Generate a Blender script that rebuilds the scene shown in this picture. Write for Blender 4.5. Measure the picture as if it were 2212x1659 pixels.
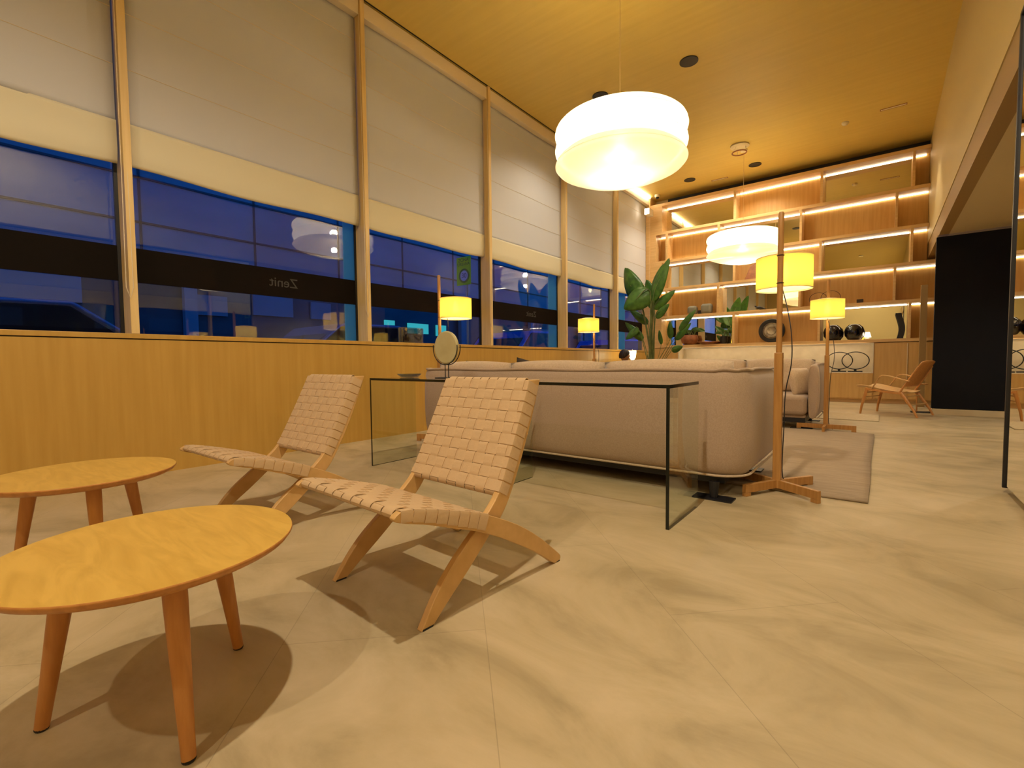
import bpy, bmesh, math, random
from mathutils import Vector, Matrix
random.seed(7)
D = bpy.data; C = bpy.context.scene.collection; PI = math.pi; R = math.radians
for o in list(D.objects): D.objects.remove(o)
sc = bpy.context.scene

# ---------------------------------------------------------------- camera
CAMH = 0.82
yaw, pitch, roll = R(38.3255), R(2.712), R(-0.578)
fw = Vector((-math.sin(yaw)*math.cos(pitch), math.cos(yaw)*math.cos(pitch), -math.sin(pitch)))
r0 = Vector((math.cos(yaw), math.sin(yaw), 0)); u0 = r0.cross(fw)
rt = r0*math.cos(roll)+u0*math.sin(roll); up = rt.cross(fw)
cam = D.objects.new('camera', D.cameras.new('camera')); C.objects.link(cam)
cam.matrix_world = Matrix(((rt.x, up.x, -fw.x, 0), (rt.y, up.y, -fw.y, 0), (rt.z, up.z, -fw.z, CAMH), (0, 0, 0, 1)))
cam.data.sensor_width = 36; cam.data.lens = 16.391; cam.data.clip_start = 0.02; cam.data.clip_end = 200
sc.camera = cam
# ---------------------------------------------------------------- world: blue dusk
w = D.worlds.new('dusk'); sc.world = w; w.use_nodes = True
bg = w.node_tree.nodes['Background']; bg.inputs[0].default_value = (0.012, 0.20, 0.85, 1); bg.inputs[1].default_value = 0.72
sc.view_settings.view_transform = 'Standard'; sc.view_settings.look = 'None'
sc.view_settings.gamma = 1; sc.view_settings.use_curve_mapping = False; sc.view_settings.exposure = 0.66
WARM = (1.0, 0.875, 0.70)
def lamp(name, kind, loc, power, color=WARM, parent=None, rot=None, **kw):
    l = D.lights.new(name, kind); l.energy = power; l.color = color
    for k, v in kw.items(): setattr(l, k, v)
    o = D.objects.new(name, l); C.objects.link(o); o.location = loc
    if rot: o.rotation_euler = rot
    if parent: o.parent = parent
    return o
P_DOWN, P_PEND, P_DRUM = 245.0, 330.0, 1.25

# ---------------------------------------------------------------- helpers
class MB:
    def __init__(s): s.bm = bmesh.new(); s.mi = 0
    def _f(s, vs):
        try:
            f = s.bm.faces.new(vs); f.material_index = s.mi; return f
        except ValueError: return None
    def box(s, x0, x1, y0, y1, z0, z1):
        v = [s.bm.verts.new(p) for p in ((x0,y0,z0),(x1,y0,z0),(x1,y1,z0),(x0,y1,z0),(x0,y0,z1),(x1,y0,z1),(x1,y1,z1),(x0,y1,z1))]
        return [s._f([v[i] for i in q]) for q in ((3,2,1,0),(4,5,6,7),(0,1,5,4),(1,2,6,5),(2,3,7,6),(3,0,4,7))]
    def rings(s, rs, cap=True, closed=False):
        V = [[s.bm.verts.new(p) for p in r] for r in rs]; n = len(V[0]); m = len(V)
        for i in range(m if closed else m-1):
            a, b = V[i], V[(i+1) % m]
            for j in range(n): s._f([a[j], a[(j+1) % n], b[(j+1) % n], b[j]])
        if cap and not closed: s._f(V[0][::-1]); s._f(V[-1])
        return s
    def tube(s, pts, r, n=10, closed=False, flat=1.0):
        pts = [Vector(p) for p in pts]; m = len(pts); rs = []
        rr = r if isinstance(r, (list, tuple)) else [r]*m
        prev = None
        for i, p in enumerate(pts):
            if closed: t = pts[(i+1) % m]-pts[i-1]
            else: t = pts[min(i+1, m-1)]-pts[max(i-1, 0)]
            t.normalize()
            if prev is None:
                a = Vector((0,0,1)) if abs(t.z) < .9 else Vector((0,1,0)); u = t.cross(a).normalized()
            else: u = (prev-t*prev.dot(t)).normalized()
            prev = u; v = t.cross(u)
            rs.append([p+u*math.cos(2*PI*k/n)*rr[i]+v*math.sin(2*PI*k/n)*rr[i]*flat for k in range(n)])
        return s.rings(rs, True, closed)
    def lathe(s, prof, c=(0,0,0), n=32, axis='z', cap=True):
        rs = []
        for r, z in prof:
            ring = []
            for k in range(n):
                a = 2*PI*k/n; x, y = r*math.cos(a), r*math.sin(a)
                p = {'z': (x, y, z), 'y': (x, z, y), 'x': (z, x, y)}[axis]
                ring.append((c[0]+p[0], c[1]+p[1], c[2]+p[2]))
            rs.append(ring)
        return s.rings(rs, cap)
    def prism(s, poly, axis, a0, a1):
        def mk(p, a): return {'x': (a, p[0], p[1]), 'y': (p[0], a, p[1]), 'z': (p[0], p[1], a)}[axis]
        return s.rings([[mk(p, a0) for p in poly], [mk(p, a1) for p in poly]])
    def strip(s, top, bot, axis, a0, a1):
        """band between two matching edge lists (2D), extruded along axis: a curved plank"""
        def mk(p, a): return {'x': (a, p[0], p[1]), 'y': (p[0], a, p[1]), 'z': (p[0], p[1], a)}[axis]
        return s.rings([[mk(t, a0), mk(t, a1), mk(b, a1), mk(b, a0)] for t, b in zip(top, bot)])
    def grid(s, f, nu, nv, thick=0.0):
        P = [[Vector(f(i/nu, j/nv)) for j in range(nv+1)] for i in range(nu+1)]
        V = [[s.bm.verts.new(p) for p in r] for r in P]
        for i in range(nu):
            for j in range(nv): s._f([V[i][j], V[i+1][j], V[i+1][j+1], V[i][j+1]])
        return s
    def build(s, name, mat, parent=None, bevel=0, smooth=False, seg=2, solid=0, sub=0, loc=None, ang=40):
        bmesh.ops.recalc_face_normals(s.bm, faces=s.bm.faces)
        me = D.meshes.new(name); s.bm.to_mesh(me); s.bm.free()
        o = D.objects.new(name, me); C.objects.link(o)
        for m_ in (mat if isinstance(mat, (list, tuple)) else [mat]): me.materials.append(m_)
        if smooth:
            me.polygons.foreach_set('use_smooth', [True]*len(me.polygons))
            if ang: me.set_sharp_from_angle(angle=R(ang))
        if parent: o.parent = parent
        if loc: o.location = loc
        if solid: m = o.modifiers.new('solidify', 'SOLIDIFY'); m.thickness = solid; m.offset = 0
        if bevel:
            m = o.modifiers.new('bevel', 'BEVEL'); m.width = bevel; m.segments = seg; m.limit_method = 'ANGLE'; m.angle_limit = R(35)
        if sub: m = o.modifiers.new('subdivision', 'SUBSURF'); m.levels = sub; m.render_levels = sub
        return o
def B(*a): m = MB(); m.box(*a); return m
def thing(name, label, cat, loc=(0,0,0), rz=0, group=None):
    o = D.objects.new(name, None); C.objects.link(o); o.location = loc; o.rotation_euler = (0,0,rz); o.empty_display_size = .1
    o['label'] = label; o['category'] = cat
    if group: o['group'] = group
    return o
def tag(o, label, cat, group=None):
    o['label'] = label; o['category'] = cat
    if group: o['group'] = group
    return o
def struct(o, label=None):
    o['kind'] = 'structure'
    if label: o['label'] = label
    return o
def dup(root, loc, rz, label, group=None):
    def cp(o, par):
        c = o.copy(); C.objects.link(c)
        if par: c.parent = par
        for ch in list(o.children):
            if ch.type == 'LIGHT': ch2 = ch.copy(); C.objects.link(ch2); ch2.parent = c
            else: cp(ch, c)
        return c
    r = cp(root, None); r.location = loc; r.rotation_euler = (0,0,rz); r['label'] = label
    if group: r['group'] = group
    return r
def ip(pts, n):
    """catmull-rom resample of a list of points"""
    pts = [Vector(p) for p in pts]; out = []; m = len(pts)-1
    for k in range(n+1):
        t = k/n*m; i = min(int(t), m-1); f = t-i
        p0, p1, p2, p3 = pts[max(i-1,0)], pts[i], pts[i+1], pts[min(i+2,m)]
        out.append(.5*((2*p1)+(p2-p0)*f+(2*p0-5*p1+4*p2-p3)*f*f+(3*p1-p0-3*p2+p3)*f*f*f))
    return out

# ---------------------------------------------------------------- materials
def mat(name, col, rough=.5, metal=0, col2=None, scale=(1,1,1), nscale=5, detail=4, bump=0, spec=.5, rot=(0,0,0), lo=.35, hi=.65, distort=0, sheen=0, bscale=None):
    m = D.materials.new(name); m.use_nodes = True; nt = m.node_tree; N = nt.nodes; L = nt.links
    b = N['Principled BSDF']; b.inputs['Base Color'].default_value = (*col, 1); b.inputs['Roughness'].default_value = rough
    b.inputs['Metallic'].default_value = metal; b.inputs['Specular IOR Level'].default_value = spec
    if sheen: b.inputs['Sheen Weight'].default_value = sheen
    if col2 or bump:
        tc = N.new('ShaderNodeTexCoord'); mp = N.new('ShaderNodeMapping'); mp.inputs['Scale'].default_value = scale; mp.inputs['Rotation'].default_value = rot
        no = N.new('ShaderNodeTexNoise'); no.inputs['Scale'].default_value = nscale; no.inputs['Detail'].default_value = detail; no.inputs['Distortion'].default_value = distort
        L.new(tc.outputs['Object'], mp.inputs[0]); L.new(mp.outputs[0], no.inputs['Vector'])
        if col2:
            cr = N.new('ShaderNodeValToRGB'); cr.color_ramp.elements[0].position = lo; cr.color_ramp.elements[1].position = hi
            cr.color_ramp.elements[0].color = (*col2, 1); cr.color_ramp.elements[1].color = (*col, 1)
            L.new(no.outputs['Fac'], cr.inputs[0]); L.new(cr.outputs[0], b.inputs['Base Color'])
        if bump:
            bu = N.new('ShaderNodeBump'); bu.inputs['Strength'].default_value = bump; bu.inputs['Distance'].default_value = .004
            src = no
            if bscale:
                src = N.new('ShaderNodeTexNoise'); src.inputs['Scale'].default_value = bscale; src.inputs['Detail'].default_value = 2
                L.new(tc.outputs['Object'], src.inputs['Vector'])
            L.new(src.outputs['Fac'], bu.inputs['Height']); L.new(bu.outputs[0], b.inputs['Normal'])
    return m
def emis(name, col, s):
    m = D.materials.new(name); m.use_nodes = True; nt = m.node_tree; nt.nodes.clear()
    e = nt.nodes.new('ShaderNodeEmission'); e.inputs[0].default_value = (*col, 1); e.inputs[1].default_value = s
    o = nt.nodes.new('ShaderNodeOutputMaterial'); nt.links.new(e.outputs[0], o.inputs[0]); return m
def mix_shader(name, build):
    m = D.materials.new(name); m.use_nodes = True; nt = m.node_tree; nt.nodes.clear()
    o = nt.nodes.new('ShaderNodeOutputMaterial'); nt.links.new(build(nt), o.inputs[0]); return m
def glass(name, tint, ior=1.5, rough=0, gtint=(1,1,1)):
    def f(nt):
        t = nt.nodes.new('ShaderNodeBsdfTransparent'); t.inputs[0].default_value = (*tint, 1)
        g = nt.nodes.new('ShaderNodeBsdfGlossy'); g.inputs['Roughness'].default_value = rough; g.inputs[0].default_value = (*gtint, 1)
        lw = nt.nodes.new('ShaderNodeLayerWeight'); lw.inputs[0].default_value = .5
        pw = nt.nodes.new('ShaderNodeMath'); pw.operation = 'POWER'; pw.inputs[1].default_value = 5; nt.links.new(lw.outputs['Facing'], pw.inputs[0])
        f0 = ((ior-1)/(ior+1))**2; fr = nt.nodes.new('ShaderNodeMath'); fr.operation = 'MULTIPLY_ADD'; fr.inputs[1].default_value = 1-f0; fr.inputs[2].default_value = f0; nt.links.new(pw.outputs[0], fr.inputs[0])
        mx = nt.nodes.new('ShaderNodeMixShader'); nt.links.new(fr.outputs[0], mx.inputs[0]); nt.links.new(t.outputs[0], mx.inputs[1]); nt.links.new(g.outputs[0], mx.inputs[2])
        return mx.outputs[0]
    return mix_shader(name, f)
def cloth(name, col, trans, transp=0.0, wt=.5, bumps=0):
    """woven sheet: diffuse + translucent, with an open weave share that lets light straight through"""
    def f(nt):
        d = nt.nodes.new('ShaderNodeBsdfDiffuse'); d.inputs[0].default_value = (*col, 1)
        t = nt.nodes.new('ShaderNodeBsdfTranslucent'); t.inputs[0].default_value = (*trans, 1)
        if bumps:
            tc = nt.nodes.new('ShaderNodeTexCoord'); wv = nt.nodes.new('ShaderNodeTexNoise'); wv.inputs['Scale'].default_value = bumps; wv.inputs['Detail'].default_value = 3
            bu = nt.nodes.new('ShaderNodeBump'); bu.inputs['Strength'].default_value = .25; bu.inputs['Distance'].default_value = .02
            nt.links.new(tc.outputs['Object'], wv.inputs['Vector']); nt.links.new(wv.outputs['Fac'], bu.inputs['Height'])
            nt.links.new(bu.outputs[0], d.inputs['Normal'])
        mx = nt.nodes.new('ShaderNodeMixShader'); mx.inputs[0].default_value = wt
        nt.links.new(d.outputs[0], mx.inputs[1]); nt.links.new(t.outputs[0], mx.inputs[2])
        if transp:
            tr = nt.nodes.new('ShaderNodeBsdfTransparent'); tr.inputs[0].default_value = (*trans, 1)
            m2 = nt.nodes.new('ShaderNodeMixShader'); m2.inputs[0].default_value = transp
            nt.links.new(mx.outputs[0], m2.inputs[1]); nt.links.new(tr.outputs[0], m2.inputs[2]); return m2.outputs[0]
        return mx.outputs[0]
    return mix_shader(name, f)

M = {}
M['panel'] = mat('oak wall panel', (.56,.34,.075), .4, col2=(.49,.285,.055), scale=(6,6,.35), nscale=4, detail=6, lo=.3, hi=.75)
M['post'] = mat('light oak post', (.80,.59,.27), .4, col2=(.73,.52,.215), scale=(10,10,.5), nscale=4, detail=5)
M['ceil'] = mat('ceiling veneer', (.70,.515,.135), .5, col2=(.65,.47,.115), scale=(.5,7,1), rot=(0,0,R(8)), nscale=2.2, detail=6, distort=.3, lo=.3, hi=.72)
M['paint'] = mat('warm wall paint', (.58,.45,.19), .6)
M['band'] = mat('brown header strip', (.34,.215,.075), .6)
M['beige'] = mat('beige plaster', (.62,.50,.28), .7)
M['black'] = mat('black lacquer panel', (.004,.0035,.004), .6, spec=.2)
M['dark'] = mat('blackened metal', (.010,.009,.010), .45)
M['shelf'] = mat('bookcase oak', (.72,.47,.20), .42, col2=(.64,.40,.155), scale=(.7,6,9), nscale=3, detail=5)
M['shelfback'] = mat('bookcase oak back', (.64,.39,.13), .42, col2=(.57,.335,.10), scale=(9,9,.6), nscale=3, detail=5)
M['mirror'] = mat('mirror', (.80,.78,.66), 0.0, 1)
M['led'] = emis('warm led strip', (1,.86,.62), 9.0)
M['led_soft'] = emis('cove led strip', (1,.84,.62), 14.0)
M['blind'] = cloth('roman blind fabric', (.76,.76,.76), (.70,.70,.70), 0, .24, 1.6)
M['hem'] = cloth('blind hem fabric', (.80,.74,.54), (.5,.45,.3), 0, .10)
M['valance'] = mat('cream blind headrail', (.78,.66,.46), .5)
M['pane'] = glass('window glass', (.90,.95,.98), 1.64)
M['gasket'] = mat('black window gasket', (.006,.006,.007), .4)
M['film'] = mat('dark privacy film', (.010,.007,.005), .7, spec=.05)
M['film_text'] = mat('grey film lettering', (.045,.042,.038), .5)
M['vinyl'] = cloth('frosted vinyl strip', (.05,.14,.20), (.70,1.0,1.0), .35, .94)
M['clear'] = glass('console glass', (.93,.96,.92), 1.5)
M['edge'] = mat('console glass edge', (.006,.010,.008), .15)
M['vase_glass'] = glass('ribbed vase glass', (.66,.68,.68), 1.9, .04)
M['top'] = mat('oak table top', (.68,.42,.075), .42, col2=(.57,.335,.05), scale=(1.6,8,2), rot=(0,0,R(55)), nscale=2.2, detail=7, distort=2.2, lo=.28, hi=.62)
M['leg'] = mat('oak table leg', (.60,.27,.07), .4, col2=(.50,.21,.05), scale=(12,12,1), nscale=4)
M['chairwood'] = mat('soaped oak chair frame', (.70,.43,.165), .42, col2=(.62,.37,.13), scale=(12,3,3), nscale=5, detail=5)
M['webbing'] = mat('natural cotton webbing', (.60,.41,.215), .75, bump=.3, nscale=60, detail=2, sheen=.1)
M['sofa'] = mat('taupe wool upholstery', (.46,.335,.225), .95, col2=(.40,.285,.185), nscale=160, detail=2, bump=.12, sheen=.2)
M['cushion'] = mat('beige cushion fabric', (.58,.44,.29), .95, col2=(.50,.37,.235), nscale=80, detail=3, bump=.3, sheen=.2)
M['darkcushion'] = mat('dark brown cushion fabric', (.045,.03,.02), .9, bump=.2, nscale=70)
M['lampwood'] = mat('cherry lamp wood', (.50,.25,.065), .38, col2=(.40,.185,.045), scale=(14,14,1), nscale=4)
M['drum'] = cloth('yellow drum shade', (.85,.66,.22), (1,.82,.24), .14, .6)
M['drumw'] = cloth('white shade lining', (.9,.85,.7), (.9,.8,.5), .12, .5)
M['paper'] = cloth('white pendant fabric', (.86,.81,.70), (.97,.91,.76), .30, .60)
M['string'] = mat('pale pendant wire', (.8,.62,.3), .5)
M['white'] = mat('white plastic', (.75,.66,.45), .5)
M['rug'] = mat('taupe woven rug', (.40,.30,.19), .95, col2=(.32,.235,.145), scale=(1.5,14,1), nscale=3, detail=5, bump=.5, bscale=120)
M['leaf'] = mat('glossy green leaf', (.075,.20,.022), .35, col2=(.035,.11,.014), scale=(2,2,2), nscale=6, spec=.6)
M['stalk'] = mat('pale green stalk', (.20,.24,.08), .5, col2=(.10,.14,.04), nscale=8)
M['terracotta'] = mat('terracotta', (.36,.13,.045), .5, col2=(.22,.075,.03), nscale=12)
M['blackglaze'] = mat('black glazed ceramic', (.006,.005,.006), .06, spec=.8)
M['greyfab'] = mat('grey speaker cloth', (.20,.19,.14), .8, bump=.4, nscale=200)
M['silver'] = mat('dull silver relief', (.55,.5,.4), .35, .9, col2=(.25,.22,.17), nscale=14, detail=6, bump=.8)
M['stone'] = mat('white stucco niche', (.74,.66,.50), .85, col2=(.66,.58,.43), nscale=6, detail=6, bump=.5)
M['jade'] = mat('olive stone disc', (.58,.50,.24), .4, col2=(.50,.42,.19), nscale=7)
M['sign'] = mat('green street sign', (.80,.95,.01), .4)
M['signdark'] = mat('sign dark green print', (.03,.22,.01), .5)
M['signwhite'] = mat('sign white disc', (.6,.62,.75), .5)
M['signnum'] = mat('sign navy numerals', (.02,.02,.12), .5)
M['facade'] = mat('pale facade panels', (.19,.22,.26), .8, col2=(.14,.17,.21), scale=(1,.4,1), nscale=.8, detail=3)
M['facadedark'] = mat('dark shopfront', (.035,.045,.06), .4, col2=(.02,.02,.03), scale=(1,.5,1), nscale=1.5)
M['joint'] = mat('dark facade joint', (.03,.035,.05), .9)
M['asphalt'] = mat('asphalt', (.03,.03,.035), .8, bump=.3, nscale=80)
M['teal'] = emis('teal lit shop window', (.03,.30,.34), 1.0)
M['carpaint'] = mat('blue car paint', (.02,.10,.42), .22, .3)
M['carpaint2'] = mat('grey car paint', (.10,.12,.22), .25, .4)
M['carglass'] = mat('dark car glass', (.01,.012,.02), .05)
M['tyre'] = mat('tyre rubber', (.01,.01,.01), .8)
M['head'] = emis('car headlamp', (.8,.9,1), 8.0)
M['skin'] = mat('skin', (.42,.22,.13), .5)
M['hair'] = mat('dark hair', (.012,.007,.005), .5, bump=.6, nscale=60)
M['coat'] = mat('black coat', (.010,.009,.012), .85)
M['bulb'] = emis('lamp bulb', (1,.85,.55), 30.0)
M['glowshade'] = cloth('small white shade', (.9,.88,.8), (1,.97,.85), .35, .6)
M['downlens'] = emis('recessed lens', (1,.82,.55), 6.0)

# floor: large stone tiles laid on the diagonal
def floor_mat():
    m = D.materials.new('beige stone tiles'); m.use_nodes = True; nt = m.node_tree; N = nt.nodes; L = nt.links; b = N['Principled BSDF']
    tc = N.new('ShaderNodeTexCoord')
    def dot(v):
        n = N.new('ShaderNodeVectorMath'); n.operation = 'DOT_PRODUCT'; n.inputs[1].default_value = v; L.new(tc.outputs['Object'], n.inputs[0]); return n.outputs['Value']
    def add(a, k):
        n = N.new('ShaderNodeMath'); n.operation = 'ADD'; L.new(a, n.inputs[0]); n.inputs[1].default_value = k; return n.outputs[0]
    s = 2**-.5; u = add(dot((s,-s,0)), 1.397+11.9); v = add(dot((s,s,0)), -.0735+11.9)
    cx = N.new('ShaderNodeCombineXYZ'); L.new(u, cx.inputs[0]); L.new(v, cx.inputs[1])
    br = N.new('ShaderNodeTexBrick'); L.new(cx.outputs[0], br.inputs['Vector'])
    br.inputs['Scale'].default_value = 1; br.inputs['Brick Width'].default_value = 1.19; br.inputs['Row Height'].default_value = .595
    br.inputs['Mortar Size'].default_value = .0013; br.inputs['Mortar Smooth'].default_value = .2; br.offset = .5
    br.inputs['Color1'].default_value = (.50,.50,.50,1); br.inputs['Color2'].default_value = (.56,.56,.56,1); br.inputs['Mortar'].default_value = (.30,.30,.30,1)
    n1 = N.new('ShaderNodeTexNoise'); n1.inputs['Scale'].default_value = 1.6; n1.inputs['Detail'].default_value = 8; n1.inputs['Distortion'].default_value = .9; n1.inputs['Roughness'].default_value = .62
    mp = N.new('ShaderNodeMapping'); mp.inputs['Scale'].default_value = (1,1.8,1); mp.inputs['Rotation'].default_value = (0,0,R(40))
    L.new(tc.outputs['Object'], mp.inputs[0]); L.new(mp.outputs[0], n1.inputs['Vector'])
    cr = N.new('ShaderNodeValToRGB'); e = cr.color_ramp.elements; e[0].position = .33; e[0].color = (.37,.29,.155,1); e[1].position = .66; e[1].color = (.57,.455,.275,1)
    x = cr.color_ramp.elements.new(.5); x.color = (.49,.39,.22,1)
    L.new(n1.outputs['Fac'], cr.inputs[0])
    mx = N.new('ShaderNodeMix'); mx.data_type = 'RGBA'; mx.blend_type = 'MULTIPLY'; mx.inputs[0].default_value = 1
    mul = N.new('ShaderNodeMix'); mul.data_type = 'RGBA'; mul.blend_type = 'ADD'; mul.inputs[0].default_value = 1
    L.new(br.outputs['Color'], mul.inputs[6]); mul.inputs[7].default_value = (.44,.44,.44,1)
    L.new(cr.outputs[0], mx.inputs[6]); L.new(mul.outputs[2], mx.inputs[7]); L.new(mx.outputs[2], b.inputs['Base Color'])
    n2 = N.new('ShaderNodeTexNoise'); n2.inputs['Scale'].default_value = 9; n2.inputs['Detail'].default_value = 4; L.new(tc.outputs['Object'], n2.inputs['Vector'])
    mr = N.new('ShaderNodeMapRange'); mr.inputs[3].default_value = .38; mr.inputs[4].default_value = .52; L.new(n2.outputs['Fac'], mr.inputs[0]); L.new(mr.outputs[0], b.inputs['Roughness'])
    b.inputs['Specular IOR Level'].default_value = .35
    return m
M['floor'] = floor_mat()

# ---------------------------------------------------------------- setting
WX, GX = -4.307, -4.49     # wainscot face, glass plane
YB, YW = 10.717, 11.08     # bookcase front, back wall
CZ = 4.607
struct(B(-4.75,3.3,-3.2,11.3,-.12,0).build('floor', M['floor']), 'pale beige stone tiles laid on the diagonal')
struct(B(-4.75,.62,-3.2,11.3,CZ,CZ+.12).build('ceiling', M['ceil']), 'golden oak veneer ceiling')
# left wall: oak wainscot with sill cap
wl = MB(); wl.box(-4.60,WX,-3.2,YW,0,1.012); wlo = struct(wl.build('wall_left', M['panel']), 'oak panelled wall under the windows')
B(-4.60,WX+.006,-3.2,YW,1.020,1.056).build('sill', M['panel'], wlo, .003)
B(-4.60,WX-.01,-3.2,YW,1.012,1.020).build('shadow_gap', M['gasket'], wlo)
struct(B(-4.9,-4.60,-3.2,11.3,CZ-.02,CZ+.1).build('trim_1', M['paint']))
struct(B(-4.60,.70,-3.3,-3.2,0,CZ).build('wall_front', M['paint']))
struct(B(-4.75,3.3,YW,YW+.12,0,CZ).build('wall_back', M['paint']))
wr = MB(); wr.box(.604,.72,-3.2,YW,2.82,CZ); wro = struct(wr.build('wall_right', M['paint']), 'warm painted upper wall above the opening')
B(.612,.72,-3.2,YW,2.56,2.82).build('header_strip', M['band'], wro)
B(.64,.72,-3.2,4.06,0,2.56).build('pier', M['beige'], wro)
struct(B(.72,3.3,-3.2,YW,2.56,2.66).build('trim_2', M['beige']), 'beige side room ceiling')
struct(B(3.2,3.3,-3.2,YW,0,2.56).build('wall_side', M['beige']))
bw = struct(B(.59,3.2,9.047,9.13,.09,2.53).build('wall_partition', M['black']), 'black lacquer partition in the opening')
B(.60,3.2,9.05,9.125,0,.085).build('skirting', M['beige'], bw); B(.60,3.2,9.06,9.12,2.53,2.56).build('cove_highlight', mat('bright highlight strip', (.6,.55,.45), .2, .9), bw)  # bright metal strip put in for the cove highlight over the partition
struct(B(.50,.585,10.30,10.40,0,2.02).build('trim_3', M['band']), 'oak door jamb beside the bookcase')

# windows: posts, panes, film band, blinds
zf0, zf1 = 1.456, 1.717
posts = [1.014+2.007*k for k in range(-2, 5)]   # right hand (far) edge of every post
for i, y1 in enumerate(posts):
    struct(B(GX-.03,WX+.004,y1-.05,y1,1.056,CZ-.005).build('trim_%d' % (i+4), M['post'], None, .003), 'oak window post')
edges = posts + [YB+.36]
for i in range(len(posts)):
    a, b = edges[i], edges[i+1]-(.05 if i < len(posts)-1 else 0)
    win = struct(B(GX-.012,GX,a,b,1.056,CZ-.02).build('window_%d' % (i+1), M['pane']), 'tall fixed window onto the street')
    g = MB(); g.box(GX-.02,GX+.012,b-.022,b,1.056,CZ-.02); g.box(GX-.02,GX+.012,a,a+.010,1.056,CZ-.02); g.build('gasket', M['gasket'], win)
    B(GX+.001,GX+.004,a+.01,b-.022,zf0,zf1).build('dark_film_band', M['film'], win)
    v = MB()
    if i in (2, 4, 6):
        sw = {2: .13, 4: .26, 6: .45}[i]; bb = b-.022 if i < 6 else 9.75
        for z0, z1 in ((1.056,zf0),(zf1,2.6)): v.box(GX+.001,GX+.003,bb-sw,bb,z0,z1)
        v.build('frosted_strip', M['vinyl'], win)
    if i == 3:
        for z0, z1 in ((1.056,zf0),(zf1,2.6)): v.box(GX+.001,GX+.003,a+.01,a+.09,z0,z1)
        v.build('frosted_strip', M['vinyl'], win)
    if i in (2, 4):      # hotel name on the film, seen in reverse from inside
        cu = D.curves.new('lettering', 'FONT'); cu.body = 'Zenit'; cu.size = .125; cu.extrude = .0008; cu.align_x = 'CENTER'
        tmp = D.objects.new('tmp', cu); C.objects.link(tmp); bpy.context.view_layer.update()
        me = D.meshes.new_from_object(tmp.evaluated_get(bpy.context.evaluated_depsgraph_get())); D.objects.remove(tmp)
        to = D.objects.new('lettering', me); C.objects.link(to); me.materials.append(M['film_text']); to.parent = win
        yc = 2.18 if i == 2 else 6.2
        to.matrix_world = Matrix(((0,0,1,GX+.0055),(-1,0,0,yc),(0,1,0,1.555),(0,0,0,1)))
# roman blinds
blind_where = ['behind the camera end of the room', 'at the left end of the window row', 'second from the left, the widest in view', 'between the second and third posts, lit more brightly', 'left of the big pendant, with a bright upper edge', 'just below the big pendant', 'nearest the bookcase and brightly washed with light']
for i in range(len(posts)):
    a, b = edges[i]+.012, edges[i+1]-(.062 if i < len(posts)-1 else .37)
    if i == len(posts)-1: b = 10.70
    t = thing('roman_blind', 'pale linen roman blind ' + blind_where[i], 'blind', (-4.40, a, 2.29), 0, 'roman blinds along the window wall')
    Wd = b-a; ph = random.random()*6
    def sag(u): return .012*math.sin(PI*u)+.008*math.sin(3*PI*u+ph)
    def f(u, v, Wd=Wd, ph=ph):
        z = .30+v*(4.43-2.29-.30); bow = .022*math.sin(v*7+ph)*math.sin(PI*u)+.012*math.sin(u*9+ph)*(1-v)
        return (bow*.6, u*Wd, z)
    m = MB(); m.grid(f, 24, 40); m.build('fabric_panel', M['blind'], t, 0, True, solid=.002, ang=0)
    def h(u, v, Wd=Wd):
        z = v*.31; x = .02*math.sin(min(v,.35)/.35*PI*.5)-.02 + .012
        return (x, u*Wd, z - sag(u)*(1-v))
    m = MB(); m.grid(h, 24, 12); m.build('bottom_hem', M['hem'], t, 0, True, solid=.006, ang=0)
    s = MB()
    for k in range(1, 5):
        z = .31+k*.40
        vv = (z-.30)/(4.43-2.59)
        pts = [Vector(f(q/16, min(1, vv)))+Vector((.003,0,0)) for q in range(17)]
        s.tube(pts, .0022, 5)
    s.build('rib_seam', M['valance'], t, 0, True)
    hr = MB(); hr.box(-.06,.075,-.008,Wd+.008,2.145,2.30); hr.build('headrail', M['valance'], t, .004)
    cm = MB(); y = Wd+.002
    cm.tube([(.085,y,2.14),(.090,y,1.0),(.10,y-.005,-.2),(.105,y-.01,-.9),(.108,y+.012,-.98),(.105,y+.032,-.9),(.09,y+.03,.3),(.085,y+.026,2.14)], .0028, 6)
    cm.build('pull_cord', M['valance'], t, 0, True)
# cove strip above the far blinds washing them with light
cove = tag(B(-4.30,-4.27,7.9,10.66,CZ-.03,CZ-.004).build('cove_light', M['led_soft']), 'warm linear cove light over the far window blinds', 'light')
ww = thing('wall_washer', 'white box wall light glowing by the top corner of bookcase and windows', 'light', (-4.21, 10.45, 4.19))
B(-.07,.05,-.13,.10,-.07,.07).build('housing', M['white'], ww, .006); B(-.06,.04,-.14,-.131,-.06,.06).build('lens', M['led_soft'], ww)

struct(B(GX,WX+.012,10.70,YW,1.056,CZ).build('trim_12', M['shelf']), 'oak filler beside the bookcase')
# black strip painted in for the shadow line along ceiling and window head
struct(B(-4.315,-4.305,-3.2,YB,CZ-.008,CZ+.001).build('trim_11', M['gasket']), 'thin black strip painting in the ceiling shadow line')

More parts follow.
